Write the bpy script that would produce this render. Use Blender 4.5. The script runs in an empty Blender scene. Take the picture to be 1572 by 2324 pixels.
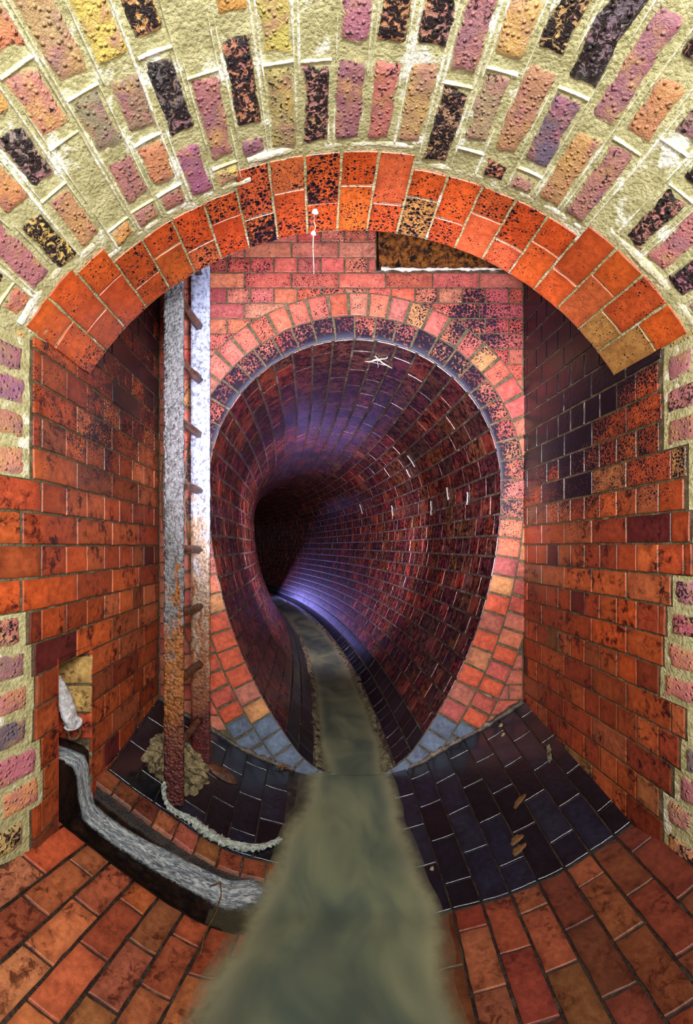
import bpy, math, random
import numpy as np
from mathutils import Vector

rng = np.random.RandomState(7)
random.seed(7)
CZ = 1.16                      # height of the lens above the deepest invert
col = bpy.context.scene.collection
scene = bpy.context.scene

# ------------------------------------------------------------------ numeric noise
def _hash(ix, iy, iz, seed):
    n = (ix.astype(np.int64) * 374761393 + iy.astype(np.int64) * 668265263 + iz.astype(np.int64) * 2147483647 + seed * 1274126177) & 0xFFFFFFFF
    n = ((n ^ (n >> 13)) * 1274126177) & 0xFFFFFFFF
    n = (n ^ (n >> 16)) & 0xFFFFFFFF
    return n.astype(np.float64) / 4294967295.0

def vnoise(p, scale=1.0, seed=0):
    p = np.asarray(p, dtype=np.float64) * scale + 1000.0
    i = np.floor(p).astype(np.int64); f = p - i
    f = f * f * (3 - 2 * f)
    out = 0
    for dx in (0, 1):
        for dy in (0, 1):
            for dz in (0, 1):
                w = (f[..., 0] if dx else 1 - f[..., 0]) * (f[..., 1] if dy else 1 - f[..., 1]) * (f[..., 2] if dz else 1 - f[..., 2])
                out = out + w * _hash(i[..., 0] + dx, i[..., 1] + dy, i[..., 2] + dz, seed)
    return out * 2 - 1

def fbm(p, scale, octv=3, seed=0):
    s, a, t = 0, 1.0, 0
    for o in range(octv):
        s = s + a * vnoise(p, scale * 2 ** o, seed + o * 17); t += a; a *= .5
    return s / t

def lin(*c):
    c = np.array(c, dtype=float) / 255.0
    return np.where(c <= .04045, c / 12.92, ((c + .055) / 1.055) ** 2.4)

def sstep(a, b, x):
    t = np.clip((np.asarray(x, dtype=float) - a) / (b - a), 0, 1)
    return t * t * (3 - 2 * t)

# ------------------------------------------------------------------ mesh collector
class MB:
    def __init__(self):
        self.v, self.f, self.m, self.c, self.a = [], [], [], [], []
        self.n = 0
    def grid(self, P, colr, aux=None, mat=0, flip=False, keep=None, close_u=False):
        P = np.asarray(P, dtype=float); nu, nv = P.shape[:2]
        idx = np.arange(nu * nv).reshape(nu, nv) + self.n
        if close_u:
            idx = np.vstack([idx, idx[:1]])
        q = np.stack([idx[:-1, :-1], idx[1:, :-1], idx[1:, 1:], idx[:-1, 1:]], -1)
        if keep is not None:
            q = q[keep]
        q = q.reshape(-1, 4)
        if flip: q = q[:, ::-1]
        self.v.append(P.reshape(-1, 3)); self.f.append(q); self.m.append(np.full(len(q), mat))
        C = np.empty((nu, nv, 4)); C[..., 3] = 1; C[..., :3] = colr
        A = np.zeros((nu, nv, 4)); 
        if aux is not None: A[...] = aux
        self.c.append(C.reshape(-1, 4)); self.a.append(A.reshape(-1, 4)); self.n += nu * nv
    def tube(self, pts, rad, sides=10, colr=(1, 1, 1), mat=0, flat=1.0, caps=True, up=(0, 0, 1), wob=0, seed=3):
        pts = np.asarray(pts, float); n = len(pts)
        rad = np.full(n, rad) if np.isscalar(rad) else np.asarray(rad, float)
        T = np.gradient(pts, axis=0); T /= np.linalg.norm(T, axis=1, keepdims=True) + 1e-9
        U = np.array(up, float); rings = []
        for i in range(n):
            a = np.cross(T[i], U); 
            if np.linalg.norm(a) < 1e-3: a = np.cross(T[i], (1, .3, 0))
            a /= np.linalg.norm(a); b = np.cross(a, T[i])
            th = np.linspace(0, 2 * math.pi, sides, endpoint=False)
            rr = rad[i] * (1 + (wob * vnoise(np.stack([np.cos(th) * 2, np.sin(th) * 2, np.full(sides, i * .9)], -1), 1, seed) if wob else 0))
            rings.append(pts[i] + (np.cos(th) * rr)[:, None] * a + (np.sin(th) * rr * flat)[:, None] * b)
        if caps:
            rings = [np.repeat(pts[:1], sides, 0)] + rings + [np.repeat(pts[-1:], sides, 0)]
        self.grid(np.array(rings).transpose(1, 0, 2), colr, mat=mat, close_u=True)
    def box(self, lo, hi, colr=(1, 1, 1), mat=0, n=(1, 1, 1), jit=0, seed=1):
        lo, hi = np.array(lo, float), np.array(hi, float)
        for ax in range(3):
            o = [i for i in range(3) if i != ax]
            for side in (0, 1):
                U, V = np.meshgrid(np.linspace(lo[o[0]], hi[o[0]], n[o[0]] + 1), np.linspace(lo[o[1]], hi[o[1]], n[o[1]] + 1), indexing='ij')
                P = np.zeros(U.shape + (3,)); P[..., o[0]] = U; P[..., o[1]] = V; P[..., ax] = hi[ax] if side else lo[ax]
                if jit:
                    P = P + np.stack([fbm(P, 25, 3, seed + k) for k in range(3)], -1) * jit
                fl = (side == 0) ^ (ax == 1)
                self.grid(P, colr, mat=mat, flip=fl)
    def build(self, name, mats, parent=None, origin=None, smooth=True, merge=False):
        V = np.concatenate(self.v).copy(); F = np.concatenate(self.f); M = np.concatenate(self.m)
        C = np.concatenate(self.c); A = np.concatenate(self.a)
        V[:, 2] += CZ
        o = np.zeros(3) if origin is None else np.array(origin, float) + np.array([0, 0, CZ])
        if parent is not None: o = np.array(parent.location)
        me = bpy.data.meshes.new(name)
        me.vertices.add(len(V)); me.vertices.foreach_set('co', (V - o).astype(np.float32).ravel())
        me.loops.add(F.size); me.loops.foreach_set('vertex_index', F.astype(np.int32).ravel())
        me.polygons.add(len(F)); me.polygons.foreach_set('loop_start', np.arange(0, F.size, 4, dtype=np.int32))
        me.polygons.foreach_set('loop_total', np.full(len(F), 4, dtype=np.int32))
        me.polygons.foreach_set('material_index', M.astype(np.int32))
        me.polygons.foreach_set('use_smooth', np.full(len(F), bool(smooth)))
        at = me.attributes.new('bcol', 'FLOAT_COLOR', 'POINT'); at.data.foreach_set('color', C.astype(np.float32).ravel())
        at = me.attributes.new('aux', 'FLOAT_COLOR', 'POINT'); at.data.foreach_set('color', A.astype(np.float32).ravel())
        me.update(calc_edges=True); me.validate()
        if merge:
            import bmesh
            bm = bmesh.new(); bm.from_mesh(me); bmesh.ops.remove_doubles(bm, verts=bm.verts, dist=1e-5); bm.to_mesh(me); bm.free()
        for m in (mats if isinstance(mats, (list, tuple)) else [mats]): me.materials.append(m)
        ob = bpy.data.objects.new(name, me); col.objects.link(ob)
        if parent is not None:
            ob.parent = parent
        else:
            ob.location = o
        return ob

def tag(o, label=None, cat=None, group=None, kind=None):
    for k, v in (('label', label), ('category', cat), ('group', group), ('kind', kind)):
        if v: o[k] = v
    return o

def thing(name, loc, label, cat, group=None):
    o = bpy.data.objects.new(name, None); col.objects.link(o)
    o.location = (loc[0], loc[1], loc[2] + CZ); o.empty_display_size = .05
    return tag(o, label, cat, group)

# ------------------------------------------------------------------ materials
class NT:
    def __init__(self, name):
        self.mat = bpy.data.materials.new(name); self.mat.use_nodes = True
        self.t = self.mat.node_tree; self.t.nodes.clear()
        self.out = self.t.nodes.new('ShaderNodeOutputMaterial')
        self.b = self.t.nodes.new('ShaderNodeBsdfPrincipled')
        self.t.links.new(self.b.outputs[0], self.out.inputs[0])
        self.tc = self.t.nodes.new('ShaderNodeTexCoord').outputs['Object']
    def lk(self, s, d):
        if hasattr(s, 'is_output') or isinstance(s, bpy.types.NodeSocket): self.t.links.new(s, d)
        else: d.default_value = s
    def noise(self, scale, detail=3, rough=.55, vec=None, dist=0):
        n = self.t.nodes.new('ShaderNodeTexNoise'); n.inputs['Scale'].default_value = scale
        n.inputs['Detail'].default_value = detail; n.inputs['Roughness'].default_value = rough; n.inputs['Distortion'].default_value = dist
        self.t.links.new(vec or self.tc, n.inputs['Vector']); return n.outputs['Fac']
    def vor(self, scale, vec=None, feature='F1', rnd=1):
        n = self.t.nodes.new('ShaderNodeTexVoronoi'); n.inputs['Scale'].default_value = scale; n.feature = feature
        n.inputs['Randomness'].default_value = rnd
        self.t.links.new(vec or self.tc, n.inputs['Vector']); return n.outputs['Distance']
    def math(self, op, a, b=0.0, clamp=False):
        n = self.t.nodes.new('ShaderNodeMath'); n.operation = op; n.use_clamp = clamp
        self.lk(a, n.inputs[0]); self.lk(b, n.inputs[1]); return n.outputs[0]
    def step(self, x, lo, hi, smooth=True):
        n = self.t.nodes.new('ShaderNodeMapRange'); n.interpolation_type = 'SMOOTHSTEP' if smooth else 'LINEAR'
        self.lk(x, n.inputs['Value']); self.lk(lo, n.inputs['From Min']); self.lk(hi, n.inputs['From Max']); return n.outputs[0]
    def mix(self, f, a, b, mode='MIX'):
        n = self.t.nodes.new('ShaderNodeMix'); n.data_type = 'RGBA'; n.blend_type = mode
        self.lk(f, n.inputs[0]); 
        for s, d in ((a, n.inputs[6]), (b, n.inputs[7])):
            if isinstance(s, bpy.types.NodeSocket): self.t.links.new(s, d)
            else: d.default_value = (*list(s)[:3], 1)
        return n.outputs[2]
    def attr(self, name):
        n = self.t.nodes.new('ShaderNodeAttribute'); n.attribute_name = name; return n
    def sep(self, c):
        n = self.t.nodes.new('ShaderNodeSeparateColor'); self.t.links.new(c, n.inputs[0]); return n.outputs
    def mapping(self, scale, rot=(0, 0, 0), vec=None):
        n = self.t.nodes.new('ShaderNodeMapping'); n.inputs['Scale'].default_value = scale; n.inputs['Rotation'].default_value = rot
        self.t.links.new(vec or self.tc, n.inputs['Vector']); return n.outputs[0]
    def bump(self, h, strength, dist):
        n = self.t.nodes.new('ShaderNodeBump'); n.inputs['Strength'].default_value = strength; n.inputs['Distance'].default_value = dist
        self.t.links.new(h, n.inputs['Height']); self.t.links.new(n.outputs[0], self.b.inputs['Normal'])
    def set(self, **kw):
        for k, v in kw.items():
            self.lk(v if isinstance(v, (bpy.types.NodeSocket, float, int)) else (*list(v)[:3], 1), self.b.inputs[k.replace('_', ' ')])
        return self.mat

BLK = lin(26, 20, 30)
def brick_mat(name, speck=120, rough=.38, rough_blk=.2, var=.5, fine=.35, blk=BLK, stain=.0, stain_col=(.02, .008, .012), bump=.6, coat=None, wet=0.0, st=(.47, .62, .42, .58)):
    coat = blk if coat is None else coat
    N = NT(name)
    c = N.attr('bcol').outputs['Color']; a = N.sep(N.attr('aux').outputs['Color'])
    big = N.noise(14, 3); med = N.noise(60, 4, .6); fin = N.noise(420, 2, .6)
    c = N.mix(N.math('MULTIPLY', N.step(big, .35, .75), var), c, N.mix(1.0, c, (.62, .52, .56), 'MULTIPLY'))
    c = N.mix(N.math('MULTIPLY', N.step(fin, .35, .7), fine), c, N.mix(1.0, c, (.62, .55, .6), 'MULTIPLY'))
    c = N.mix(.75, c, N.mix(1.0, c, N.mix(N.step(med, .3, .7), (.62, .56, .58), (1.18, 1.14, 1.1)), 'MULTIPLY'))
    if stain:
        st = N.math('MULTIPLY', N.step(N.noise(38, 5, .72, dist=.6), st[0], st[1]), N.math('MULTIPLY', N.step(N.noise(7, 3, .6), st[2], st[3]), stain))
        c = N.mix(st, c, stain_col)
    # raised tarry beads: thresholded blobs whose coverage follows the soot attribute
    wv = N.t.nodes.new('ShaderNodeVectorMath'); wv.operation = 'ADD'; N.t.links.new(N.tc, wv.inputs[0])
    wn = N.t.nodes.new('ShaderNodeTexNoise'); wn.inputs['Scale'].default_value = speck * .55; N.t.links.new(N.tc, wn.inputs['Vector'])
    ws = N.t.nodes.new('ShaderNodeVectorMath'); ws.operation = 'SCALE'; ws.inputs['Scale'].default_value = .65 / speck
    N.t.links.new(wn.outputs['Color'], ws.inputs[0]); N.t.links.new(ws.outputs[0], wv.inputs[1])
    v1 = N.vor(speck, wv.outputs[0]); v2 = N.vor(speck * 2.1, wv.outputs[0])
    rr = N.math('ADD', N.math('SUBTRACT', N.math('MULTIPLY', a[0], .66), .06), N.math('MULTIPLY', N.math('SUBTRACT', N.noise(22, 3, .6), .5), .62))
    sp = N.math('MAXIMUM', N.step(N.math('SUBTRACT', rr, v1), 0.0, .07), N.math('MULTIPLY', N.step(N.math('SUBTRACT', N.math('ADD', rr, .07), v2), 0.0, .1), .85))
    dirt = N.math('MULTIPLY', a[1], N.step(N.noise(30, 4, .65), .36, .62))
    c = N.mix(N.math('MULTIPLY', dirt, .5), c, N.mix(1.0, c, (.22, .17, .17), 'MULTIPLY'))
    c = N.mix(sp, c, N.mix(N.step(a[0], 1.1, 1.5), blk, coat))
    r = N.math('ADD', rough, N.math('MULTIPLY', sp, rough_blk - rough))
    r = N.math('ADD', r, N.math('MULTIPLY', N.math('SUBTRACT', med, .5), .25))
    N.set(Base_Color=c, Roughness=r)
    N.b.inputs['Specular IOR Level'].default_value = .45
    N.b.inputs['Coat Weight'].default_value = wet; N.b.inputs['Coat Roughness'].default_value = .16
    h = N.math('ADD', N.math('MULTIPLY', sp, .8), N.math('ADD', N.math('MULTIPLY', med, .5), N.math('MULTIPLY', fin, .22)))
    N.bump(h, bump, .0025)
    return N.mat

M_red = brick_mat('red_brick', stain=.95, stain_col=lin(46, 16, 20), bump=.7)
M_head = brick_mat('pink_red_brick', speck=88, rough=.42, stain=.35, blk=lin(40, 34, 48), coat=lin(66, 70, 88), stain_col=lin(70, 30, 60))
M_ring = brick_mat('arch_red_brick', wet=.2, speck=74, rough=.34, rough_blk=.18, stain=.15, stain_col=lin(110, 40, 24), bump=.9)
M_pave = brick_mat('floor_brick', fine=.6, bump=.8, rough=.42, stain=.85, stain_col=lin(60, 22, 12), var=.6)
M_tun = brick_mat('tunnel_brick', wet=.5, rough=.26, rough_blk=.18, stain=1.0, st=(.42, .56, .34, .5), stain_col=lin(30, 10, 18), var=.7, bump=.8)
M_blue = brick_mat('blue_black_brick', wet=.6, rough=.2, rough_blk=.15, stain=.35, stain_col=lin(8, 8, 12), var=.6, bump=.9)

def mortar_mat(name, c1, c2, c3, lo=.55, hi=.7, rough=.75, bump=.7, dist=.004):
    N = NT(name)
    n1 = N.noise(30, 5, .65); n2 = N.noise(9, 3); n3 = N.noise(160, 3, .7)
    c = N.mix(N.step(n1, .35, .65), c1, c2)
    c = N.mix(N.math('MULTIPLY', N.step(N.math('ADD', N.math('MULTIPLY', n2, .6), N.math('MULTIPLY', n1, .4)), lo, hi), 1.0), c, c3)
    c = N.mix(N.math('MULTIPLY', N.step(n3, .45, .75), .55), c, N.mix(1.0, c, (.45, .42, .36), 'MULTIPLY'))
    N.set(Base_Color=c, Roughness=rough)
    v = N.math('SUBTRACT', .6, N.vor(110))
    N.bump(N.math('ADD', N.math('ADD', n3, N.math('MULTIPLY', n1, .8)), N.math('MULTIPLY', v, .6)), bump, dist)
    return N.mat
M_mstock = mortar_mat('lime_mortar', lin(162, 158, 112), lin(192, 188, 142), lin(236, 238, 222), .55, .63, bump=.9, dist=.005)
M_mridge = mortar_mat('struck_mortar', lin(196, 192, 156), lin(220, 218, 190), lin(242, 244, 232), .46, .58, bump=.8)
M_mdark = mortar_mat('grey_mortar', lin(70, 62, 44), lin(104, 96, 72), lin(150, 142, 118), .56, .72, .5)
M_mwet = mortar_mat('wet_mortar', lin(30, 27, 26), lin(56, 50, 44), lin(96, 88, 78), .56, .74, .3)
M_mtun = mortar_mat('tunnel_mortar', lin(60, 52, 46), lin(100, 90, 78), lin(150, 142, 128), .52, .7, .35)

def stock_mat():
    N = NT('stock_brick')
    c = N.attr('bcol').outputs['Color']; a = N.sep(N.attr('aux').outputs['Color'])
    n1 = N.noise(22, 4, .6, dist=.5); n2 = N.noise(70, 4, .65, dist=.8); n3 = N.noise(240, 3, .7); n4 = N.noise(17, 3, .6)
    c = N.mix(N.math('MULTIPLY', N.step(n1, .42, .68), .6), c, N.mix(N.step(N.noise(11, 1), .4, .6), lin(206, 168, 92), lin(180, 112, 124)))
    c = N.mix(N.math('MULTIPLY', N.step(n4, .5, .7), .5), c, lin(130, 96, 116))
    c = N.mix(N.math('MULTIPLY', N.step(n3, .4, .75), .45), c, N.mix(1.0, c, (.45, .38, .4), 'MULTIPLY'))
    thr = N.math('SUBTRACT', .82, N.math('MULTIPLY', a[0], .42))
    sp = N.step(n2, thr, N.math('ADD', thr, .08))
    c = N.mix(sp, c, lin(34, 28, 30))
    sm = N.step(N.math('ADD', N.math('MULTIPLY', a[1], .62), N.math('MULTIPLY', n1, .75)), .68, .86)
    c = N.mix(N.math('MULTIPLY', sm, .85), c, lin(172, 166, 120))
    N.set(Base_Color=c, Roughness=N.math('SUBTRACT', .6, N.math('MULTIPLY', sp, .3)))
    bead = N.step(N.vor(85), .42, .05)
    N.bump(N.math('ADD', N.math('ADD', N.math('MULTIPLY', n2, 1.2), N.math('MULTIPLY', n3, .5)), N.math('MULTIPLY', bead, 1.0)), 1.0, .005)
    return N.mat
M_stock = stock_mat()

def metal_mat(name, base, rust, paint, rust_lo, paint_lo, rough=.35, bump=1.0, dist=.004):
    N = NT(name)
    z = N.sep(N.tc)[2]
    mp = N.mapping((1, 1, .35))
    n1 = N.noise(26, 5, .65, mp, .5); n2 = N.noise(70, 4, .65); n3 = N.noise(9, 3, .6, mp)
    hgt = N.step(z, .0, 1.35, False)
    c = N.mix(N.step(N.math('ADD', n1, N.math('MULTIPLY', hgt, rust_lo[1])), rust_lo[0], rust_lo[0] + .14), rust, base)
    c = N.mix(N.step(N.math('ADD', N.math('ADD', N.math('MULTIPLY', n3, .5), N.math('MULTIPLY', n1, .5)), N.math('MULTIPLY', hgt, paint_lo[1])), paint_lo[0], paint_lo[0] + .06), c, paint)
    c = N.mix(N.step(N.math('SUBTRACT', hgt, N.math('MULTIPLY', N.math('SUBTRACT', n1, .5), .3)), .27, .10), c, lin(84, 30, 30))
    c = N.mix(N.math('MULTIPLY', N.step(n2, .42, .66), .8), c, N.mix(1.0, c, (.22, .2, .2), 'MULTIPLY'))
    N.set(Base_Color=c, Roughness=N.math('ADD', rough, N.math('MULTIPLY', N.math('SUBTRACT', n1, .5), .4)))
    N.b.inputs['Specular IOR Level'].default_value = .7
    v = N.math('SUBTRACT', .7, N.vor(85))
    N.bump(N.math('ADD', N.math('ADD', n2, N.math('MULTIPLY', v, .7)), n1), bump, dist)
    return N.mat
M_rail1 = metal_mat('rusted_rail', lin(118, 122, 126), lin(150, 92, 42), lin(200, 206, 220), (.76, .72), (1.36, .62), .24, 1.0, .012)
M_rail2 = metal_mat('flaking_paint', lin(150, 128, 106), lin(132, 80, 48), lin(158, 170, 196), (.66, .5), (.93, .66), .42, .7, .004)

def simple_mat(name, c1, c2, scale=30, rough=.5, bump=.8, dist=.004, c3=None, det=4):
    N = NT(name)
    n1 = N.noise(scale, det, .65, dist=.4); n2 = N.noise(scale * 5, 3, .65)
    c = N.mix(N.step(n1, .36, .64), c1, c2)
    if c3 is not None: c = N.mix(N.step(N.noise(scale * .6, 3, .6), .54, .64), c, c3)
    c = N.mix(N.math('MULTIPLY', N.step(n2, .42, .7), .5), c, N.mix(1.0, c, (.4, .36, .34), 'MULTIPLY'))
    N.set(Base_Color=c, Roughness=rough)
    N.bump(N.math('ADD', n1, N.math('MULTIPLY', n2, .6)), bump, dist)
    return N.mat
M_rung = simple_mat('rust_bar', lin(58, 34, 24), lin(112, 66, 34), 45, .4, 1, .005, lin(60, 56, 60))
M_rustpl = simple_mat('rust_scale', lin(62, 34, 18), lin(172, 108, 40), 46, .32, 1, .014, lin(22, 13, 12))
M_debris = simple_mat('matted_debris', lin(96, 84, 56), lin(152, 138, 102), 55, .7, 1, .006, lin(70, 58, 36))
M_rag = simple_mat('pale_rag', lin(128, 142, 136), lin(196, 206, 198), 70, .45, 1, .005)
M_twig = simple_mat('twig', lin(74, 50, 30), lin(120, 84, 48), 80, .6)
M_leaf = simple_mat('dead_leaf', lin(86, 58, 30), lin(122, 86, 48), 80, .5)
M_lime = simple_mat('limescale', lin(206, 204, 190), lin(236, 236, 230), 60, .4, .8, .003)
M_flap = simple_mat('crusted_iron', lin(176, 178, 184), lin(226, 228, 232), 50, .5, 1, .004)
M_dark = simple_mat('wet_black_slime', lin(14, 11, 12), lin(36, 22, 14), 30, .5, .8, .004)
M_dark.node_tree.nodes['Principled BSDF'].inputs['Specular IOR Level'].default_value = .2
M_silt = simple_mat('grey_silt', lin(96, 94, 74), lin(142, 140, 110), 40, .45, .9, .006, lin(40, 40, 44))
M_conc = simple_mat('old_concrete', lin(60, 52, 46), lin(84, 76, 66), 12, .8)
M_stone = simple_mat('pebble', lin(132, 116, 84), lin(160, 146, 110), 60, .5)

def water_mat():
    N = NT('murky_water')
    a = N.sep(N.attr('aux').outputs['Color'])
    mp = N.mapping((1.0, .55, 1))
    n1 = N.noise(5.2, 3, .5, mp, .6); n2 = N.noise(2.4, 2, .5, mp)
    c = N.mix(N.step(n1, .26, .78), lin(74, 88, 80), lin(122, 130, 102))
    c = N.mix(N.step(a[0], .03, .0), c, lin(148, 148, 118))
    c = N.mix(N.math('MULTIPLY', N.step(n2, .44, .7), .6), c, lin(38, 50, 58))  # dark bluish patches paint reflections into the water colour
    al = N.math('ADD', .12, N.math('MULTIPLY', N.step(N.math('ADD', a[0], N.math('MULTIPLY', N.math('SUBTRACT', N.noise(28, 3), .5), .010)), 0.0, .018), .88))
    N.set(Base_Color=c, Roughness=.3, Alpha=al)
    N.b.inputs['IOR'].default_value = 1.33
    N.b.inputs['Specular IOR Level'].default_value = .35
    N.bump(N.noise(7, 2, .5, mp), .25, .02)
    return N.mat
M_water = water_mat()

def inlet_mat():
    N = NT('running_water')
    at = N.attr('aux').outputs['Color']; a = N.sep(at)
    cx = N.t.nodes.new('ShaderNodeCombineXYZ'); N.lk(N.math('MULTIPLY', a[0], 26.0), cx.inputs[0]); N.lk(N.math('MULTIPLY', a[1], 90.0), cx.inputs[1])
    n1 = N.noise(1.0, 4, .6, cx.outputs[0], 2.0); n2 = N.noise(90, 3, .7)
    edge = N.step(a[2], 0.0, .35)
    c = N.mix(N.step(n1, .3, .74), lin(96, 112, 132), lin(196, 208, 210))
    al = N.math('MULTIPLY', edge, N.math('ADD', .62, N.math('MULTIPLY', N.step(n1, .4, .6), .38)))
    al = N.math('MULTIPLY', al, N.step(N.math('ADD', a[2], N.math('MULTIPLY', n2, .6)), .3, .5))
    N.set(Base_Color=c, Roughness=.25, Alpha=al)
    N.b.inputs['IOR'].default_value = 1.33
    N.bump(N.math('ADD', n1, n2), .5, .004)
    return N.mat
M_inlet = inlet_mat()

# ------------------------------------------------------------------ brick patches
def EDGE(n):
    e = np.zeros(n); e[:3] = 1; e[-3:] = 1; e[3] = e[-4] = .85
    return e
def brick(mb, S, a0, a1, b0, b1, colr, soot=0.0, mat=0, h=0.0, na=3, nb=2, bev=.0013, drop=.0008, depth=.008, jit=.0012, seed=0, rough=0.0, flip=False):
    if a1 - a0 < .012 or b1 - b0 < .012: return
    av = np.concatenate([[a0, a0, a0 + bev], np.linspace(a0 + bev * 2, a1 - bev * 2, na + 1), [a1 - bev, a1, a1]])
    bv = np.concatenate([[b0, b0, b0 + bev], np.linspace(b0 + bev * 2, b1 - bev * 2, nb + 1), [b1 - bev, b1, b1]])
    def prof(n): 
        p = np.zeros(n); p[0] = p[-1] = -depth; p[1] = p[-2] = -drop; return p
    H = np.minimum(prof(len(av))[:, None], prof(len(bv))[None, :]) + h
    A, B = np.meshgrid(av, bv, indexing='ij')
    P0 = np.stack([A, B, np.full(A.shape, seed * .37)], -1)
    A = A + vnoise(P0, 45, 3) * jit; B = B + vnoise(P0, 45, 9) * jit
    H = H + rng.uniform(-.0012, .0012) + rough * fbm(P0, 60, 2, 5)
    P = S(A, B, H)
    s = soot(P) if callable(soot) else soot
    aux = np.zeros(A.shape + (4,)); aux[..., 0] = s
    aux[..., 1] = np.maximum(EDGE(len(av))[:, None], EDGE(len(bv))[None, :])
    mb.grid(P, colr, aux, mat, flip)

def stock(mb, S, a0, a1, b0, b1, colr, soot, mat, seed, flip=False, proud=.005):
    na = max(6, int((a1 - a0) / .011)); nb = max(6, int((b1 - b0) / .009))
    A, B = np.meshgrid(np.linspace(a0, a1, na + 1), np.linspace(b0, b1, nb + 1), indexing='ij')
    P0 = np.stack([A, B, np.full(A.shape, seed * 1.7)], -1)
    e = np.minimum(np.minimum(A - a0, a1 - A), np.minimum(B - b0, b1 - B))
    e = e + fbm(P0, 32, 3, 21) * .008 + .002
    H = -.010 + (.010 + proud) * sstep(-.003, .009, e) + fbm(P0, 40, 3, 31) * .0035
    A = A + vnoise(P0, 30, 3) * .003; B = B + vnoise(P0, 30, 9) * .003
    aux = np.zeros(A.shape + (4,)); aux[..., 0] = soot; aux[..., 1] = 1 - sstep(.0, .02, e)
    mb.grid(S(A, B, H), colr, aux, mat, flip)

PAL_RED = [(208, 102, 52), (202, 92, 44), (214, 110, 60), (190, 86, 48), (178, 80, 50), (206, 116, 72)]
PAL_RARE = [(188, 142, 84), (172, 112, 76), (110, 44, 44), (196, 128, 80)]
def red_col(rare=.08, dark=0.0):
    c = random.choice(PAL_RARE) if random.random() < rare else random.choice(PAL_RED)
    k = random.uniform(.86, 1.06)
    c = lin(*[min(255, x * k) for x in c])
    if dark: c = c * (1 - dark) + lin(70, 26, 22) * dark
    return c
PAL_STOCK = [(198, 146, 106), (204, 158, 104), (186, 122, 122), (180, 110, 128), (192, 138, 114), (160, 118, 112), (210, 180, 104), (198, 128, 114), (156, 124, 100), (112, 104, 112), (196, 150, 120)]
def stock_col():
    return lin(*[x * random.uniform(.85, 1.08) for x in random.choice(PAL_STOCK)])

# ------------------------------------------------------------------ the place in metres, lens at x=0 y=0 z=0 looking along +y
XL, XR, YH, YV = -.72, .936, 2.07, 1.43
VC, VZ, VR = .107, .021, .976
THL, THR = -math.asin((VC - XL) / VR), math.asin((XR - VC) / VR)
def S_left(a, b, h):
    x = XL - .33 * np.clip(1.17 - a, 0, None)
    return np.stack([x + h, a, b], -1)
def S_right(a, b, h):
    x = XR + .30 * np.clip(1.14 - a, 0, None)
    return np.stack([x - h, a, b], -1)
def S_vault(a, b, h):
    fl = np.clip(1.15 - a, 0, None) * .18 * np.clip(np.abs(b) / .9, 0, 1) ** 2
    r = VR - h + fl
    return np.stack([VC + r * np.sin(b), a, VZ + r * np.cos(b)], -1)
def S_head(a, b, h):
    return np.stack([a, YH - h + 0 * a, b], -1)

# ---- vault (ceiling) of stock brick
mb = MB()
A, B = np.meshgrid(np.linspace(-1.2, 1.21, 190), np.linspace(THL - .03, THR + .03, 190), indexing='ij')
P0 = np.stack([A, B, 0 * A], -1)
mb.grid(S_vault(A, B, fbm(P0, 22, 3, 4) * .003 + np.abs(fbm(P0, 60, 2, 8)) * .002), (1, 1, 1), mat=0)
def ring_out(th):
    d = math.degrees(th)
    if d < -47: return 1.125
    if d < -42: return 1.142
    if d < -17: return 1.20
    if d < 7.5: return 1.144
    if d < 38: return 1.185
    return 1.144
npitch = 26
tp = (THR - THL) / npitch
k = 0
for i in range(npitch):
    t0, t1 = THL + i * tp, THL + (i + 1) * tp
    ystart = ring_out((t0 + t1) / 2) - .028
    y = ystart - (0.0 if i % 2 else .09) + random.uniform(-.02, .02)
    first = True
    top = ystart
    while top > -.3:
        L = random.choice([.2, .2, .12, .17]) if not first else random.choice([.06, .15, .2])
        first = False
        w = random.uniform(.009, .014)
        k += 1
        ed = .0042 / VR
        sh = random.uniform(0, .004)
        if random.random() > .07:
            s = random.choice([.1, .25, .4, .55, .6, .95]) + (.35 if (i > 20 and top < .98) else 0)
            stock(mb, S_vault, top - L + w, top, t0 + ed + sh, t1 - ed - random.uniform(0, .004), stock_col(), s, 1, k, flip=False)
        gp = random.uniform(.010, .017)
        if random.random() < .65:
            bb = np.linspace(t0 + .004, t1 - .004, 12); q = np.stack([bb * 8, bb * 0 + k, bb * 0], -1)
            yc = top - L + w - gp * .45 + .002 * vnoise(q, 2, 4)
            wd = .0022 + .0018 * vnoise(q, 3, 5)
            A = yc[:, None] + np.array([-1, -.5, .5, 1])[None] * wd[:, None]; B = np.stack([bb] * 4, 1)
            H = np.array([-.008, .006, .006, -.008])[None] + 0 * A
            mb.grid(S_vault(A, B, H), (1, 1, 1), mat=2)
        top -= L + gp
for j in range(200):
    t0, t1 = THL + (THR - THL) * j / 200, THL + (THR - THL) * (j + 1) / 200
    bb = np.linspace(t0, t1, 3); yo = ring_out((t0 + t1) / 2)
    A, B = np.meshgrid(np.linspace(-.03, -.004, 6), bb, indexing='ij')
    q = np.stack([A, B, 0 * A], -1)
    H = np.array([-.008, .0005, .002, .002, .0005, -.006])[:, None] + .008 * fbm(q, 14, 4, 3)
    mb.grid(S_vault(A + yo, B, H), (1, 1, 1), mat=2)
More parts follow.
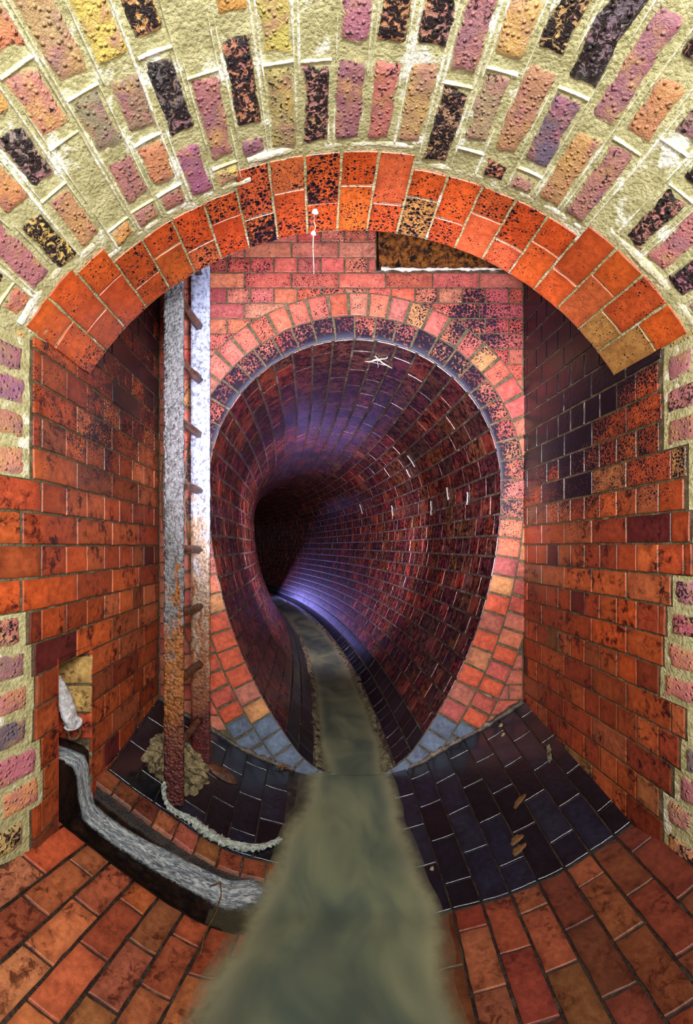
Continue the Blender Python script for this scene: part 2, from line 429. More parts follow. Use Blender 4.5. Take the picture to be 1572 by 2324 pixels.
for i in range(1, npitch):
    t = THL + i * tp
    for sd in (-1, 1):
        yy = np.linspace(-.25, ring_out(t) - .03, 260)
        q = np.stack([yy, yy * 0 + i, yy * 0 + sd], -1)
        wd = np.clip(.0020 + .0055 * fbm(q, 9, 2, 6), 0, .0048)
        tt = t + (sd * .0052 + .0016 * vnoise(q, 7, 4)) / VR
        A = np.stack([yy] * 4, 1); B = tt[:, None] + np.array([-1, -.5, .5, 1])[None] * wd[:, None] / VR
        H = np.stack([-.008 + 0 * wd, np.where(wd > .0004, .0055 + .002 * vnoise(q, 30, 9), -.008), np.where(wd > .0004, .0055 + .002 * vnoise(q, 30, 9), -.008), -.008 + 0 * wd], 1)
        mb.grid(S_vault(A, B, H), (1, 1, 1), mat=2)
o = mb.build('ceiling', [M_mstock, M_stock, M_mridge]); tag(o, 'barrel vault of weathered multicoloured stock brick with smeared lime mortar', 'ceiling', kind='structure')

# ---- red arch ring at the end of the vault
mb = MB()
def s_ring(P):
    th = np.degrees(np.arctan2(P[..., 0] - VC, P[..., 2] - VZ))
    c = np.exp(-((th + 6) / 27) ** 2)
    return np.clip(.34 + .55 * c * (.55 + .45 * sstep(1.15, 1.35, P[..., 1])) + .25 * sstep(1.3, 1.43, P[..., 1]) * (th < -5), 0, 1.1)
npr = 21
tr = (THR - THL) / npr
for i in range(npr):
    t0, t1 = THL + i * tr, THL + (i + 1) * tr
    ys = ring_out((t0 + t1) / 2)
    A, B = np.meshgrid(np.linspace(ys - .012, YV, 8), np.linspace(t0, t1, 4), indexing='ij')
    mb.grid(S_vault(A, B, np.full(A.shape, -.002)), (1, 1, 1), mat=0)
    frac = .6 if i % 2 else .38
    ym = ys + (YV - ys) * frac
    g = .0035
    for (q0, q1) in ((ys, ym), (ym, YV)):
        k += 1
        c = lin(198, 150, 84) if (i, q0 == ys) in ((12, False), (20, False)) else lin(*[x * random.uniform(.93, 1.03) for x in random.choice([(228, 104, 44), (232, 112, 50), (222, 96, 42), (228, 116, 68), (216, 96, 48)])])
        if i == npr - 2 and q0 != ys: c = lin(198, 150, 84)
        m = random.uniform(.55, 1.25)
        brick(mb, S_vault, q0 + g, q1 - g + (.006 if q1 == YV else 0), t0 + g / VR, t1 - g / VR, c, lambda P, m=m: s_ring(P) * m, 1, h=.003, na=8, nb=5, seed=k, jit=.002, rough=.0006, bev=.0016)
# outer face of the ring towards the shaft
A, B = np.meshgrid(np.linspace(THL - .05, THR + .05, 60), [0, 1], indexing='ij')
Pf = np.stack([VC + (VR - .0005 + B * .35) * np.sin(A), YV + .004 + 0 * A, VZ + (VR - .0005 + B * .35) * np.cos(A)], -1)
mb.grid(Pf, (1, 1, 1), mat=0)
o = mb.build('trim_1', [M_mstock, M_ring]); tag(o, 'glossy orange-red brick arch ring spanning the end of the vault, beaded with black tar', 'arch', kind='structure')

# ---- side walls
PITCH = .0838
def soot_shade_left(P):
    z, y = P[..., 2], P[..., 1]
    s = .16 + .38 * sstep(.02, .4, z) + 1.2 * sstep(.45, .75, z) * sstep(1.42, 1.6, y) + .25 * sstep(.25, .5, z) * sstep(1.3, 1.6, y)  # soot, plus shade behind the arch darkened into the upper wall
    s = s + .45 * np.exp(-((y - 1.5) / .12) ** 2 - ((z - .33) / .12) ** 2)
    return np.clip(np.where(z < -.05, .10, s), 0, 1.05)
def soot_shade_right(P):
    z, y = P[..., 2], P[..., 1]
    s = .12 + .55 * sstep(.0, .2, z) + 1.5 * sstep(.30, .62, z + (y - 1.5) * .3)  # black tar, with the arch's shade also put into the colour up top
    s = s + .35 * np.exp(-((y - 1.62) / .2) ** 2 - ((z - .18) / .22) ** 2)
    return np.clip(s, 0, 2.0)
TOOTH_L = {1: 1.058, 0: 1.058, -1: 1.058, -2: 1.058, -3: 1.148, -4: 1.162, -5: 1.168, -6: 1.165, -7: 1.19, -8: 1.2}
TOOTH_R = {2: 1.155, 1: 1.155, 0: 1.145, -1: 1.137, -2: 1.205, -3: 1.225, -4: 1.235, -5: 1.25, -6: 1.16, -7: 1.18, -8: 1.2}
REC = (1.262, 1.455, -.312)     # recess in the left wall: y from, y to, lintel height

def side_wall(S, z0, tooth, tdef, sp, joint, soot, side, flip):
    mb = MB()
    def base(y0, y1, za, zb, mat, h):
        A, B = np.meshgrid(np.linspace(y0, y1, max(2, int((y1 - y0) / .02))), np.linspace(za, zb, max(2, int((zb - za) / .02))), indexing='ij')
        P0 = np.stack([A, B, 0 * A], -1)
        H = h + (fbm(P0, 22, 3, 4) * .003 + np.abs(fbm(P0, 60, 2, 8)) * .002 if mat == 0 else 0)
        mb.grid(S(A, B, H + 0 * A), (1, 1, 1), mat=mat, flip=flip)
    for kk in range(-14, 26):
        za, zb = z0 + kk * PITCH, z0 + (kk + 1) * PITCH
        zc = (za + zb) / 2
        yt = tooth.get(kk, tdef) if kk < 7 else YV
        hole = side == 'L' and zc < REC[2]
        # mortar beds
        if hole:
            base(yt - .01, REC[0], za, zb, 2, -.004); base(REC[1], YH + .02, za, zb, 2, -.004)
        else:
            base(yt - .01, YH + .02, za, zb, 2, -.003)
        if kk < 7: base(-1.2, yt - .008, za, zb, 0, 0)
        header = (kk % 2 != 0) if side == 'L' else (kk % 2 != 0)
        p = sp / 2 if header else sp
        if hole and kk == -5: p = sp
        off = joint + (sp / 4 if header else 0)
        n0 = int(math.floor((yt - off) / p)) - 1
        g = .0036
        for n in range(n0, n0 + 40):
            q0, q1 = off + n * p, off + (n + 1) * p
            q0, q1 = max(q0, yt), min(q1, YH)
            if q1 - q0 < .02: continue
            segs = [(q0, q1)]
            if hole:
                segs = []
                if q0 < REC[0]: segs.append((q0, min(q1, REC[0] + .004)))
                if q1 > REC[1]: segs.append((max(q0, REC[1] - .004), q1))
            for (u0, u1) in segs:
                if u1 - u0 < .02: continue
                m = random.uniform(.7, 1.3)
                dk = random.random() ** 3 * .6 + (.12 if zc < -.35 else 0)
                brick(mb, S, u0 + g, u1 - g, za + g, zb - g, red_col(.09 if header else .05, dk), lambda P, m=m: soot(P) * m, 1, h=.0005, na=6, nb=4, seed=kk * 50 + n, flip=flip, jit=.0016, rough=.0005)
        if kk < 7:
            y = yt - .022
            while y > -.2:
                L = random.choice([.08, .1, .16, .2]); 
                if random.random() > .1 and y - L > -.3:
                    stock(mb, S, y - L, y, za + random.uniform(.004, .012), zb - random.uniform(.004, .012), stock_col(), random.choice([.1, .2, .4, .8]), 3, kk * 31 + int(y * 90), flip=flip)
                y -= L + random.uniform(.016, .03)
    return mb

mb = side_wall(S_left, .003, TOOTH_L, 1.157, .234, 2.066 - .234 * 8, soot_shade_left, 'L', False)
# reveal of the recess
def quadgrid(p00, p10, p11, p01, nu, nv, colr, mat, flip=False, jit=0, soot=0.):
    p = [np.array(x, float) for x in (p00, p10, p11, p01)]
    U, V = np.meshgrid(np.linspace(0, 1, nu + 1), np.linspace(0, 1, nv + 1), indexing='ij')
    U = U[..., None]; V = V[..., None]
    P = p[0] * (1 - U) * (1 - V) + p[1] * U * (1 - V) + p[2] * U * V + p[3] * (1 - U) * V
    if jit: P = P + np.stack([fbm(P, 30, 3, 40 + q) for q in range(3)], -1) * jit
    aux = np.zeros(P.shape[:2] + (4,)); aux[..., 0] = soot
    mb.grid(P, colr, aux, mat, flip)
XB = XL - .36
quadgrid((XB, REC[1], -1.1), (XL, REC[1], -1.1), (XL, REC[1], REC[2]), (XB, REC[1], REC[2]), 6, 10, (1, 1, 1), 2)
quadgrid((XB, REC[0], -1.1), (XL + .003, REC[0], -1.1), (XL + .003, REC[0], REC[2]), (XB, REC[0], REC[2]), 6, 10, lin(150, 56, 40), 1, True)
quadgrid((XB, REC[0], REC[2]), (XL + .003, REC[0], REC[2]), (XL + .003, REC[1], REC[2]), (XB, REC[1], REC[2]), 6, 6, lin(120, 44, 30), 1, True)
quadgrid((XB, REC[0], -1.1), (XB, REC[1], -1.1), (XB, REC[1], REC[2]), (XB, REC[0], REC[2]), 6, 6, (1, 1, 1), 2)
S_jamb = lambda a, b, h: np.stack([a, REC[1] - h + 0 * a, b], -1)
for (b0, b1, c, s) in ((-.345, -.316, (186, 84, 52), .2), (-.437, -.350, (206, 172, 104), .28), (-.527, -.446, (206, 174, 104), .26), (-.612, -.536, (200, 92, 58), .1)):
    brick(mb, S_jamb, XL - .13, XL - .0, b0, b1, lin(*c), s, 1, h=.006, na=8, nb=5, seed=int(b0 * 1000), jit=.003, bev=.005)
    brick(mb, S_jamb, XL - .26, XL - .138, b0, b1, lin(90, 66, 40), .7, 1, h=.006, seed=int(b0 * 900))
o = mb.build('wall_left', [M_mstock, M_red, M_mdark, M_stock]); tag(o, 'left side wall, red brick toothed into rough stock brick nearest the lens', 'wall', kind='structure')

mb = side_wall(S_right, .008, TOOTH_R, 1.238, .1735, 1.9 - .1735 * 10, soot_shade_right, 'R', True)
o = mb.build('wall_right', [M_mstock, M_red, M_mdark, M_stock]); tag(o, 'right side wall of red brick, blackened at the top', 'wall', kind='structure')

# ---- egg-shaped opening
ER, EX, EZ = .665, .169, .275
def _egg():
    pts = []
    for t in np.linspace(-90, -36.87, 60): pts.append((EX + ER * .5 * math.cos(math.radians(t)), EZ - 1.5 * ER + ER * .5 * math.sin(math.radians(t))))
    for t in np.linspace(-36.87, 0, 120)[1:]: pts.append((EX - 2 * ER + 3 * ER * math.cos(math.radians(t)), EZ + 3 * ER * math.sin(math.radians(t))))
    for t in np.linspace(0, 90, 120)[1:]: pts.append((EX + ER * math.cos(math.radians(t)), EZ + ER * math.sin(math.radians(t))))
    R = np.array(pts); Lf = R[::-1].copy(); Lf[:, 0] = 2 * EX - Lf[:, 0]
    return np.concatenate([R, Lf[1:]])
EGG = _egg()
EL = np.concatenate([[0], np.cumsum(np.linalg.norm(np.diff(EGG, axis=0), axis=1))]); EP = EL[-1]
_t = np.gradient(EGG, axis=0); _t[0] = (1, 0); _t[-1] = (1, 0); _t /= np.linalg.norm(_t, axis=1, keepdims=True)
EN = np.stack([_t[:, 1], -_t[:, 0]], -1)         # outward
def egg(s, off):
    s = np.mod(s, EP)
    return (np.interp(s, EL, EGG[:, 0]) + off * np.interp(s, EL, EN[:, 0]), np.interp(s, EL, EGG[:, 1]) + off * np.interp(s, EL, EN[:, 1]))
def in_egg(x, z, off):
    dx = np.abs(x - EX); r = ER + off
    top = (dx ** 2 + (z - EZ) ** 2 < r * r) & (z >= EZ)
    low = ((dx + 2 * ER) ** 2 + (z - EZ) ** 2 < (3 * ER + off) ** 2) & (z < EZ) & (z > EZ - 2 * ER - off)
    return top | low

# ---- head wall
RW = .105
mb = MB()
A, B = np.meshgrid(np.linspace(XL - .01, XR + .01, 120), np.linspace(-1.25, 2.3, 200), indexing='ij')
P = S_head(A, B, np.full(A.shape, -.006))
ins = in_egg(A, B, .06)
keep = ~(ins[:-1, :-1] & ins[1:, :-1] & ins[1:, 1:] & ins[:-1, 1:])
BEAM = (.268, .885, 1.258, 1.52)
kb = (A > BEAM[0]) & (A < BEAM[1]) & (B > BEAM[2]) & (B < BEAM[3])
keep &= ~(kb[:-1, :-1] & kb[1:, 1:] & kb[1:, :-1] & kb[:-1, 1:])
mb.grid(P, (1, 1, 1), mat=0, keep=keep)
def soot_head(P):
    x, z = P[..., 0], P[..., 2]
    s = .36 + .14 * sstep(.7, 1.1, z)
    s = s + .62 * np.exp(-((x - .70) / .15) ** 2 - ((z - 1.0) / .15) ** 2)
    s = s - .36 * sstep(.3, -.4, z) 
    s = s + .35 * np.exp(-((x + .5) / .12) ** 2 - ((z - .2) / .5) ** 2)
    return np.clip(s, 0, 1.1)
HP = .0695
PAL_HEAD = [(208, 116, 96), (204, 104, 84), (214, 126, 102), (208, 128, 106), (196, 104, 96), (212, 136, 108)]
def head_col(): return lin(*[x * random.uniform(.92, 1.05) for x in random.choice(PAL_HEAD)])
for kk in range(-30, 12):
    za, zb = 1.246 + kk * HP, 1.246 + (kk + 1) * HP
    hd = kk % 2 == 0
    p = .107 if hd else .214
    for n in range(-8, 12):
        q0, q1 = .096 + n * p + (p * .25 if hd else 0), .096 + (n + 1) * p + (p * .25 if hd else 0)
        q0, q1 = max(q0, XL), min(q1, XR)
        if q1 - q0 < .02: continue
        if zb > BEAM[2] + .02:
            if q0 > BEAM[0] - .02: 
                q0 = max(q0, BEAM[1])
            elif q1 > BEAM[0]: q1 = BEAM[0]
            if q1 - q0 < .02: continue
        cx = np.array([[q0, q1, q0, q1, (q0 + q1) / 2]]); cz = np.array([[za, za, zb, zb, (za + zb) / 2]])
        if in_egg(cx, cz, .03).any(): continue
        if in_egg(cx, cz, RW * 2 - .03).all(): continue
        m = random.uniform(.6, 1.3)
        c = head_col()
        if kk == 0 and q0 > .45: c = c * .5 + lin(120, 60, 120) * .5
        brick(mb, S_head, q0 + .0036, q1 - .0036, za + .0036, zb - .0036, c, lambda P, m=m: soot_head(P) * m, 1, h=.0, na=6, nb=4, seed=kk * 40 + n, jit=.0016)
# the two rings of headers round the opening
S_egg0 = lambda a, b, h: np.stack([egg(a, b)[0], YH - h + 0 * a, egg(a, b)[1]], -1)
A, B = np.meshgrid(np.linspace(0, EP, 260), np.linspace(0, 2 * RW + .004, 5), indexing='ij')
mb.grid(S_egg0(A, B, np.full(A.shape, .003)), (1, 1, 1), mat=0)
for off, npc, ro in ((0, 62, 0.0), (RW, 72, .3)):
    p = EP / npc
    for n in range(npc):
        s0, s1 = (n + ro) * p, (n + 1 + ro) * p
        sc = (s0 + s1) / 2 % EP
        x, z = egg(sc, RW / 2 + off)
        if off and x > XR + .06: continue
        low = min(sc, EP - sc)
        m = random.uniform(.6, 1.3)
        c = head_col()
        if random.random() < .1: c = lin(214, 156, 104)
        if z < -.25 and random.random() < .5: c = lin(218, 104, 74)
        if low < .52 + (off * .25): c = lin(112, 134, 160) * random.uniform(.85, 1.1)
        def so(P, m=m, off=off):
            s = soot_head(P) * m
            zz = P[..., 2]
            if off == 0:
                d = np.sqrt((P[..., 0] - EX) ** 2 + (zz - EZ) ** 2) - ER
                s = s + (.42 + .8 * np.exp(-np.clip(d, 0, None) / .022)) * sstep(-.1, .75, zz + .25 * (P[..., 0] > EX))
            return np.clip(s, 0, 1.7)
        b0, b1 = off + (.002 if off == 0 else .004), off + RW - .004
        wr = .0045 if off == 0 else .006
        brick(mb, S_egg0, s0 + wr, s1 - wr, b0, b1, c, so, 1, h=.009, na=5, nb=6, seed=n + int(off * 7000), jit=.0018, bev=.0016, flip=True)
# cement fillet along the foot of the head wall
o = mb.build('wall_back', [M_mdark, M_head]); tag(o, 'pinkish red brick head wall with two brick rings round the egg-shaped sewer mouth', 'wall', kind='structure')

# ---- tunnel beyond
TR = 22.0
def S_tun(a, b, h):
    x, z = egg(b, -h)
    ph = a / TR
    rr = TR + (x - EX)
    return np.stack([EX - TR + rr * np.cos(ph), YH + rr * np.sin(ph), z + 0 * a], -1)
mb = MB()
A, B = np.meshgrid(np.linspace(0, 17, 180), np.linspace(0, EP, 130), indexing='ij')
mb.grid(S_tun(A, B, np.full(A.shape, -.005)), (1, 1, 1), mat=0, flip=True)
NC = 54
pc = EP / NC
PAL_TUN = [(150, 76, 54), (132, 66, 52), (158, 84, 60), (120, 62, 58), (108, 58, 64), (144, 84, 70)]
def s_tun(P):
    z, x = P[..., 2], P[..., 0]
    return np.clip(.3 + .22 * sstep(.35, .75, z), 0, 1)
for n in range(NC):
    s0, s1 = n * pc, (n + 1) * pc
    sc = (s0 + s1) / 2
    low = min(sc, EP - sc); up = abs(sc - EP / 2)
    L = .23 if up < 1.0 else .114
    a = 0.0 if n % 2 else -L / 2
    while a < 11.5:
        q0, q1 = max(a, 0.0), a + L
        a += L
        if low < .16: continue
        # skip what lies round the inner side of the bend and can never be seen
        c = lin(*[v * random.uniform(.8, 1.1) for v in random.choice(PAL_TUN)])
        if up < .9: c = c * .8 + lin(92, 52, 40) * .2
        mat = 1
        if low < .40: c = lin(*random.choice([(30, 36, 52), (24, 28, 40), (38, 44, 58)])); mat = 2
        m = random.uniform(.4, 1.3)
        far = q0 > 5
        brick(mb, S_tun, q0 + .0022, q1 - .0022, s0 + .0058, s1 - .0058, c, lambda P, m=m: s_tun(P) * m, mat, h=.002, na=1 if far else 3, nb=1 if far else 2, seed=n * 200 + int(a * 9), jit=.001, flip=True, bev=.002)
# lime runs
for (s, a, L) in ((EP / 2 - .62, 1.25, .10), (EP / 2 - .70, 1.45, .07), (EP / 2 - .93, 2.2, .10), (EP / 2 - 1.0, 1.1, .10), (EP / 2 - .95, .75, .08), (EP / 2 - .80, 3.4, .12), (EP / 2 - 1.02, .42, .07)):
    av = np.linspace(a, a + .012, 4); sv = np.linspace(s, s - L, 9)
    A, B = np.meshgrid(av, sv, indexing='ij'); A = A + vnoise(np.stack([A, B, 0 * A], -1), 60, 2) * .012
    H = .004 + .004 * np.sin(np.linspace(0, math.pi, 4))[:, None] + 0 * B
    mb.grid(S_tun(A, B, H), (1, 1, 1), mat=3)
o = mb.build('tunnel', [M_mtun, M_tun, M_blue, M_lime]); tag(o, 'egg-shaped dark red brick sewer tunnel curving away to the left', 'tunnel', kind='structure')

# ---- floor
CA = np.array([(-1.1, -.62), (-.80, -.73), (-.72, -.785), (-.613, -.87), (-.50, -.955), (-.39, -1.03), (-.28, -1.088), (.06, -1.15), (.25, -1.13), (.405, -1.088), (.568, -1.044), (.727, -.975), (.794, -.93), (.877, -.879), (.936, -.83), (1.02, -.76), (1.3, -.5)])
CB = np.array([(-1.1, -.55), (-.80, -.64), (-.72, -.69), (-.62, -.755), (-.48, -.832), (-.37, -.905), (-.26, -.96), (-.12, -1.01), (.17, -1.075), (.44, -1.0), (.56, -.925), (.66, -.872), (.76, -.82), (.89, -.735), (.94, -.70), (1.02, -.64), (1.3, -.42)])
YA = 1.36
XS = np.linspace(-1.05, 1.25, 400)
ZA = np.interp(XS, CA[:, 0], CA[:, 1]); ZA = np.convolve(np.pad(ZA, 8, 'edge'), np.ones(17) / 17, 'valid')
ZB = np.interp(XS, CB[:, 0], CB[:, 1]); ZB = np.convolve(np.pad(ZB, 8, 'edge'), np.ones(17) / 17, 'valid')
LA = np.concatenate([[0], np.cumsum(np.hypot(np.diff(XS), np.diff(ZA)))])      # arc length along A
def arcx(s): return np.interp(s, LA, XS)
def xarc(x): return np.interp(x, XS, LA)
GUT = (1.285, 1.478)
def floor_z(x0, y):
    za, zb = np.interp(x0, XS, ZA), np.interp(x0, XS, ZB)
    t = np.clip((y - YA) / (YH - YA), 0, 1.1)
    sl = .106 + .06 * np.clip((-.3 - x0) / .4, 0, 1)
    return za * (1 - t) + zb * t + sl * np.clip(YA - y, 0, None)
def S_floor(a, b, h):           # a = distance along the drain, b = arc length across
    x0 = arcx(b)
    nx = -(np.interp(x0 + .02, XS, ZA) - np.interp(x0 - .02, XS, ZA)) / .04
    ln = np.sqrt(1 + nx * nx)
    x = x0 - .145 * np.clip(YA - a, 0, None)
    return np.stack([x + h * nx / ln, a, floor_z(x0, a) + h / ln], -1)
def gutter(x0, y):
    return -.026 * sstep(GUT[0] - .005, GUT[0] + .05, y) * sstep(GUT[1] + .004, GUT[1] - .012, y) * sstep(-.18, -.30, x0)
fl = bpy.data.objects.new('floor', None); col.objects.link(fl); tag(fl, 'dished brick floor falling to the stream from both walls', 'floor', kind='structure')
mb = MB()
A, B = np.meshgrid(np.linspace(-1.2, YH + .01, 240), np.linspace(0, LA[-1], 150), indexing='ij')
x0 = arcx(B)
wetm = (A > YA - .01) 
mb.grid(S_floor(A, B, -.0045 + gutter(x0, A) - .02 * (A > GUT[0]) * (A < GUT[1] + .045) * (x0 < -.2)), (1, 1, 1), mat=0)
# red paving, right and left of the stream
PAL_PAVE = [(194, 120, 76), (184, 106, 66), (202, 130, 88), (174, 98, 64), (156, 80, 56)]
def pave_col(k=1.0): return lin(*[v * random.uniform(.88, 1.06) * k for v in random.choice(PAL_PAVE)])
RWd, RLen = .0895, .196
sR = xarc(.405); n = 0
for r in range(-4, 9):
    b0, b1 = sR + r * RWd, sR + (r + 1) * RWd
    y = YA - (.0 if r % 2 else RLen * .45); first = True
    if r % 2 == 0:
        brick(mb, S_floor, y + .004, YA - .004, b0 + .004, b1 - .004, pave_col(.85), .12, 1, na=6, nb=5, seed=r, jit=.002, bev=.0018, drop=.0010)
    while y > -.9:
        n += 1
        L = RLen if y > .3 else .24
        dk = .6 if r < 0 else random.choice([.66, .78, .84, .9])
        brick(mb, S_floor, y - L + .004, y - .004, b0 + .004, b1 - .004, pave_col(dk), .14, 1, na=6, nb=5, seed=n, jit=.002, bev=.0018, drop=.0010)
        y -= L
LWd, LLen = .0835, .157
sL = xarc(-.638)
for r in range(-3, 7):
    b0, b1 = sL + r * LWd, sL + (r + 1) * LWd
    y = GUT[0] - (0 if r % 2 else LLen * .5)
    if r % 2 == 0:
        brick(mb, S_floor, y + .004, GUT[0] - .002, b0 + .004, b1 - .004, pave_col(.95), .1, 1, na=6, nb=5, seed=r + 70, jit=.002, bev=.0018, drop=.0010)
    while y > -.9:
        n += 1
        L = LLen if y > .5 else .24
        brick(mb, S_floor, y - L + .004, y - .004, b0 + .004, b1 - .004, pave_col(1.05 if r < 3 else .9), .1, 1, na=6, nb=5, seed=n, jit=.002, bev=.0018, drop=.0010)
        y -= L
o = mb.build('red_brick_paving', [M_mwet, M_pave], parent=fl)
# blue-black engineering brick apron
mb = MB()
PAL_BLUE = [(30, 36, 54), (24, 28, 40), (36, 42, 58), (20, 23, 32)]
for r in range(-1, 7):
    b0, b1 = sR + r * .0895, sR + (r + 1) * .0895
    edges = np.arange(YA, YH + .3, .178) - (0 if r % 2 else .09)
    for q0, q1 in zip(edges[:-1], edges[1:]):
        q0, q1 = max(q0, YA + .002), min(q1, YH)
        brick(mb, S_floor, q0 + .003, q1 - .003, b0 + .003, b1 - .003, lin(*random.choice(PAL_BLUE)), .1, 0, na=6, nb=4, seed=r * 20 + int(q0 * 50), jit=.0016, h=.002, bev=.0016, drop=.0009)
for r in range(-2, 6):
    b0, b1 = sL + r * .098, sL + (r + 1) * .098
    edges = np.arange(GUT[1] + .075, YH + .3, .178) - (0 if r % 2 else .09)
    for q0, q1 in zip(edges[:-1], edges[1:]):
        q0, q1 = max(q0, GUT[1] + .078), min(q1, YH)
        brick(mb, S_floor, q0 + .003, q1 - .003, b0 + .003, b1 - .003, lin(*random.choice(PAL_BLUE)), .1, 0, na=6, nb=4, seed=r * 20 + int(q0 * 50), jit=.0016, h=.002, bev=.0016, drop=.0009)
o = mb.build('blue_black_brick_apron', [M_blue], parent=fl); o['label'] = 'wet blue-black engineering bricks before the sewer mouth'
# kerb of narrow red bricks beside the gutter, and the gutter's own lining
mb = MB()
sk = xarc(-.735)
for i in range(9):
    b0, b1 = sk + i * .083, sk + (i + 1) * .083
    brick(mb, S_floor, GUT[1] + .002, GUT[1] + .066, b0 + .003, b1 - .003, pave_col(.8), .3, 0, na=4, nb=5, seed=i + 900, jit=.003, h=.007, bev=.0025, drop=.0015, depth=.04)
o = mb.build('gutter_kerb', [M_pave], parent=fl)
mb = MB()
A, B = np.meshgrid(np.linspace(GUT[0] - .004, GUT[1] + .004, 40), np.linspace(xarc(-.76), xarc(-.2), 80), indexing='ij')
P0 = np.stack([A, B, 0 * A], -1)
mb.grid(S_floor(A, B, -.004 + gutter(arcx(B), A) + fbm(P0, 45, 3, 3) * .006), (1, 1, 1), mat=0)
o = mb.build('gutter_lining', [M_dark], parent=fl)
# cement fillet where the apron meets the head wall
mb = MB()
for (xa, xb) in ((-.72, -.10), (.42, .93)):
    xs = np.linspace(xa, xb, 40)
    pts = np.stack([xs, np.full(40, YH - .006), floor_z(xs, YH - .006) + .004], -1)
    mb.tube(pts, .012 + .004 * vnoise(np.stack([xs, 0 * xs, 0 * xs], -1), 30, 5), 8, wob=.5)
o = mb.build('cement_fillet', [M_mtun], parent=fl)

# ---- upper shaft shell: wall above the arch, lid
mb = MB()
th = np.linspace(THL - .03, THR + .03, 50)
lowp = np.stack([VC + (VR + .3) * np.sin(th), np.full(50, YV), VZ + (VR + .3) * np.cos(th)], -1)
lowp[:, 0] = np.clip(lowp[:, 0], XL - .05, XR + .05)
lowp2 = lowp.copy(); lowp2[:, 0] = np.linspace(XL - .05, XR + .05, 50); lowp2[:, 2] = 2.35
inn = np.stack([VC + VR * np.sin(th), np.full(50, YV + .002), VZ + VR * np.cos(th)], -1)
mb.grid(np.stack([inn, lowp, lowp2], 1), (1, 1, 1), mat=0)
mb.grid(np.stack([[(XL - .05, YV, 2.33), (XR + .05, YV, 2.33)], [(XL - .05, YH + .05, 2.33), (XR + .05, YH + .05, 2.33)]]), (1, 1, 1), mat=0)
o = mb.build('wall_front', [M_conc]); tag(o, 'unlit upper wall and lid of the shaft above the arch', 'wall', kind='structure')

# ------------------------------------------------------------------ water
def water_z(y):
    return np.where(y > YA, -1.093 + (y - YA) / (YH - YA) * .066, -1.093 + .106 * (YA - y))
mb = MB()
A, B = np.meshgrid(np.linspace(-1.1, YH, 150), np.linspace(-.62, .62, 110), indexing='ij')
zf = floor_z(B + .145 * np.clip(YA - A, 0, None), A)
zw = water_z(A) + .006 * fbm(np.stack([A * .6, B, 0 * A], -1), 9, 2, 5)
aux = np.zeros(A.shape + (4,)); aux[..., 0] = np.clip(zw - zf, -.05, .1)
dd = (zw - zf) > -.02
keep = dd[:-1, :-1] | dd[1:, 1:] | dd[1:, :-1] | dd[:-1, 1:]
mb.grid(np.stack([B, A, zw], -1), (1, 1, 1), aux, 0, True, keep)
# the stream inside the tunnel
def S_tw(a, l, z):
    ph = a / TR; rr = TR + l
    return np.stack([EX - TR + rr * np.cos(ph), YH + rr * np.sin(ph), z + 0 * a], -1)
A, B = np.meshgrid(np.linspace(-.03, 14, 160), np.linspace(-.215, .215, 40), indexing='ij')
zt = -1.012 - .012 * sstep(.25, -.03, A) + .004 * fbm(np.stack([A, B * 2, 0 * A], -1), 6, 2, 9)
bed = EZ - 1.5 * ER - np.sqrt(np.clip((ER * .5) ** 2 - B ** 2, 0, None))
aux = np.zeros(A.shape + (4,)); aux[..., 0] = zt - bed
mb.grid(S_tw(A, B, zt), (1, 1, 1), aux, 0, True)
o = mb.build('water', [M_water]); tag(o, 'smooth murky green stream running out of the tunnel towards the lens', 'water', kind='structure')

# silt and rag fringe on both edges of the stream in the tunnel
for nm, sd in (('left', -1), ('right', 1)):
    mb = MB()
    A, B = np.meshgrid(np.linspace(.0, 6.5, 260), np.linspace(0, 1, 7), indexing='ij')
    wv = .15 + .02 * vnoise(np.stack([A * 1, 0 * A, 0 * A + sd], -1), 3, 7)
    l = sd * (wv + (B - .5) * (.05 + .025 * vnoise(np.stack([A, 0 * A, 0 * A], -1), 14, 5 + sd)))
    zb = EZ - 1.5 * ER - np.sqrt(np.clip((ER * .5) ** 2 - l ** 2, 0.0, None))
    hh = .009 * np.sin(B * math.pi) + .008 * fbm(np.stack([A, B * .05, 0 * A], -1), 40, 3, 2)
    mb.grid(S_tw(A, l, np.maximum(zb, -1.03) + hh), (1, 1, 1), mat=0, flip=sd > 0)
    o = mb.build('silt_fringe', [M_silt]); tag(o, 'ragged grey silt fringe along the %s edge of the stream inside the tunnel' % nm, 'silt', kind='stuff')

# ------------------------------------------------------------------ side inlet: spout block and running water
YW0, YW1 = 1.350, 1.442
mb = MB()
xs = np.array([XL - .34, XL - .20, XL - .10, XL - .03, XL - .012, XL - .008, XL - .008])
zs = np.array([-.55, -.575, -.605, -.632, -.65, -.75, -1.0])
ys = np.linspace(REC[0] + .001, REC[1] - .001, 12)
P = np.zeros((len(xs), 12, 3)); P[..., 0] = xs[:, None]; P[..., 1] = ys[None]; P[..., 2] = zs[:, None] - .02 * np.exp(-((ys[None] - 1.4) / .04) ** 2) * (zs[:, None] > -.7)
P[..., 0] += fbm(P, 40, 2, 6) * .006
mb.grid(P, (1, 1, 1), mat=0, flip=True)
o = mb.build('inlet_sill', [M_dark]); tag(o, 'slimy black sill block in the left wall recess that the inlet water spills over', 'sill', kind='structure')

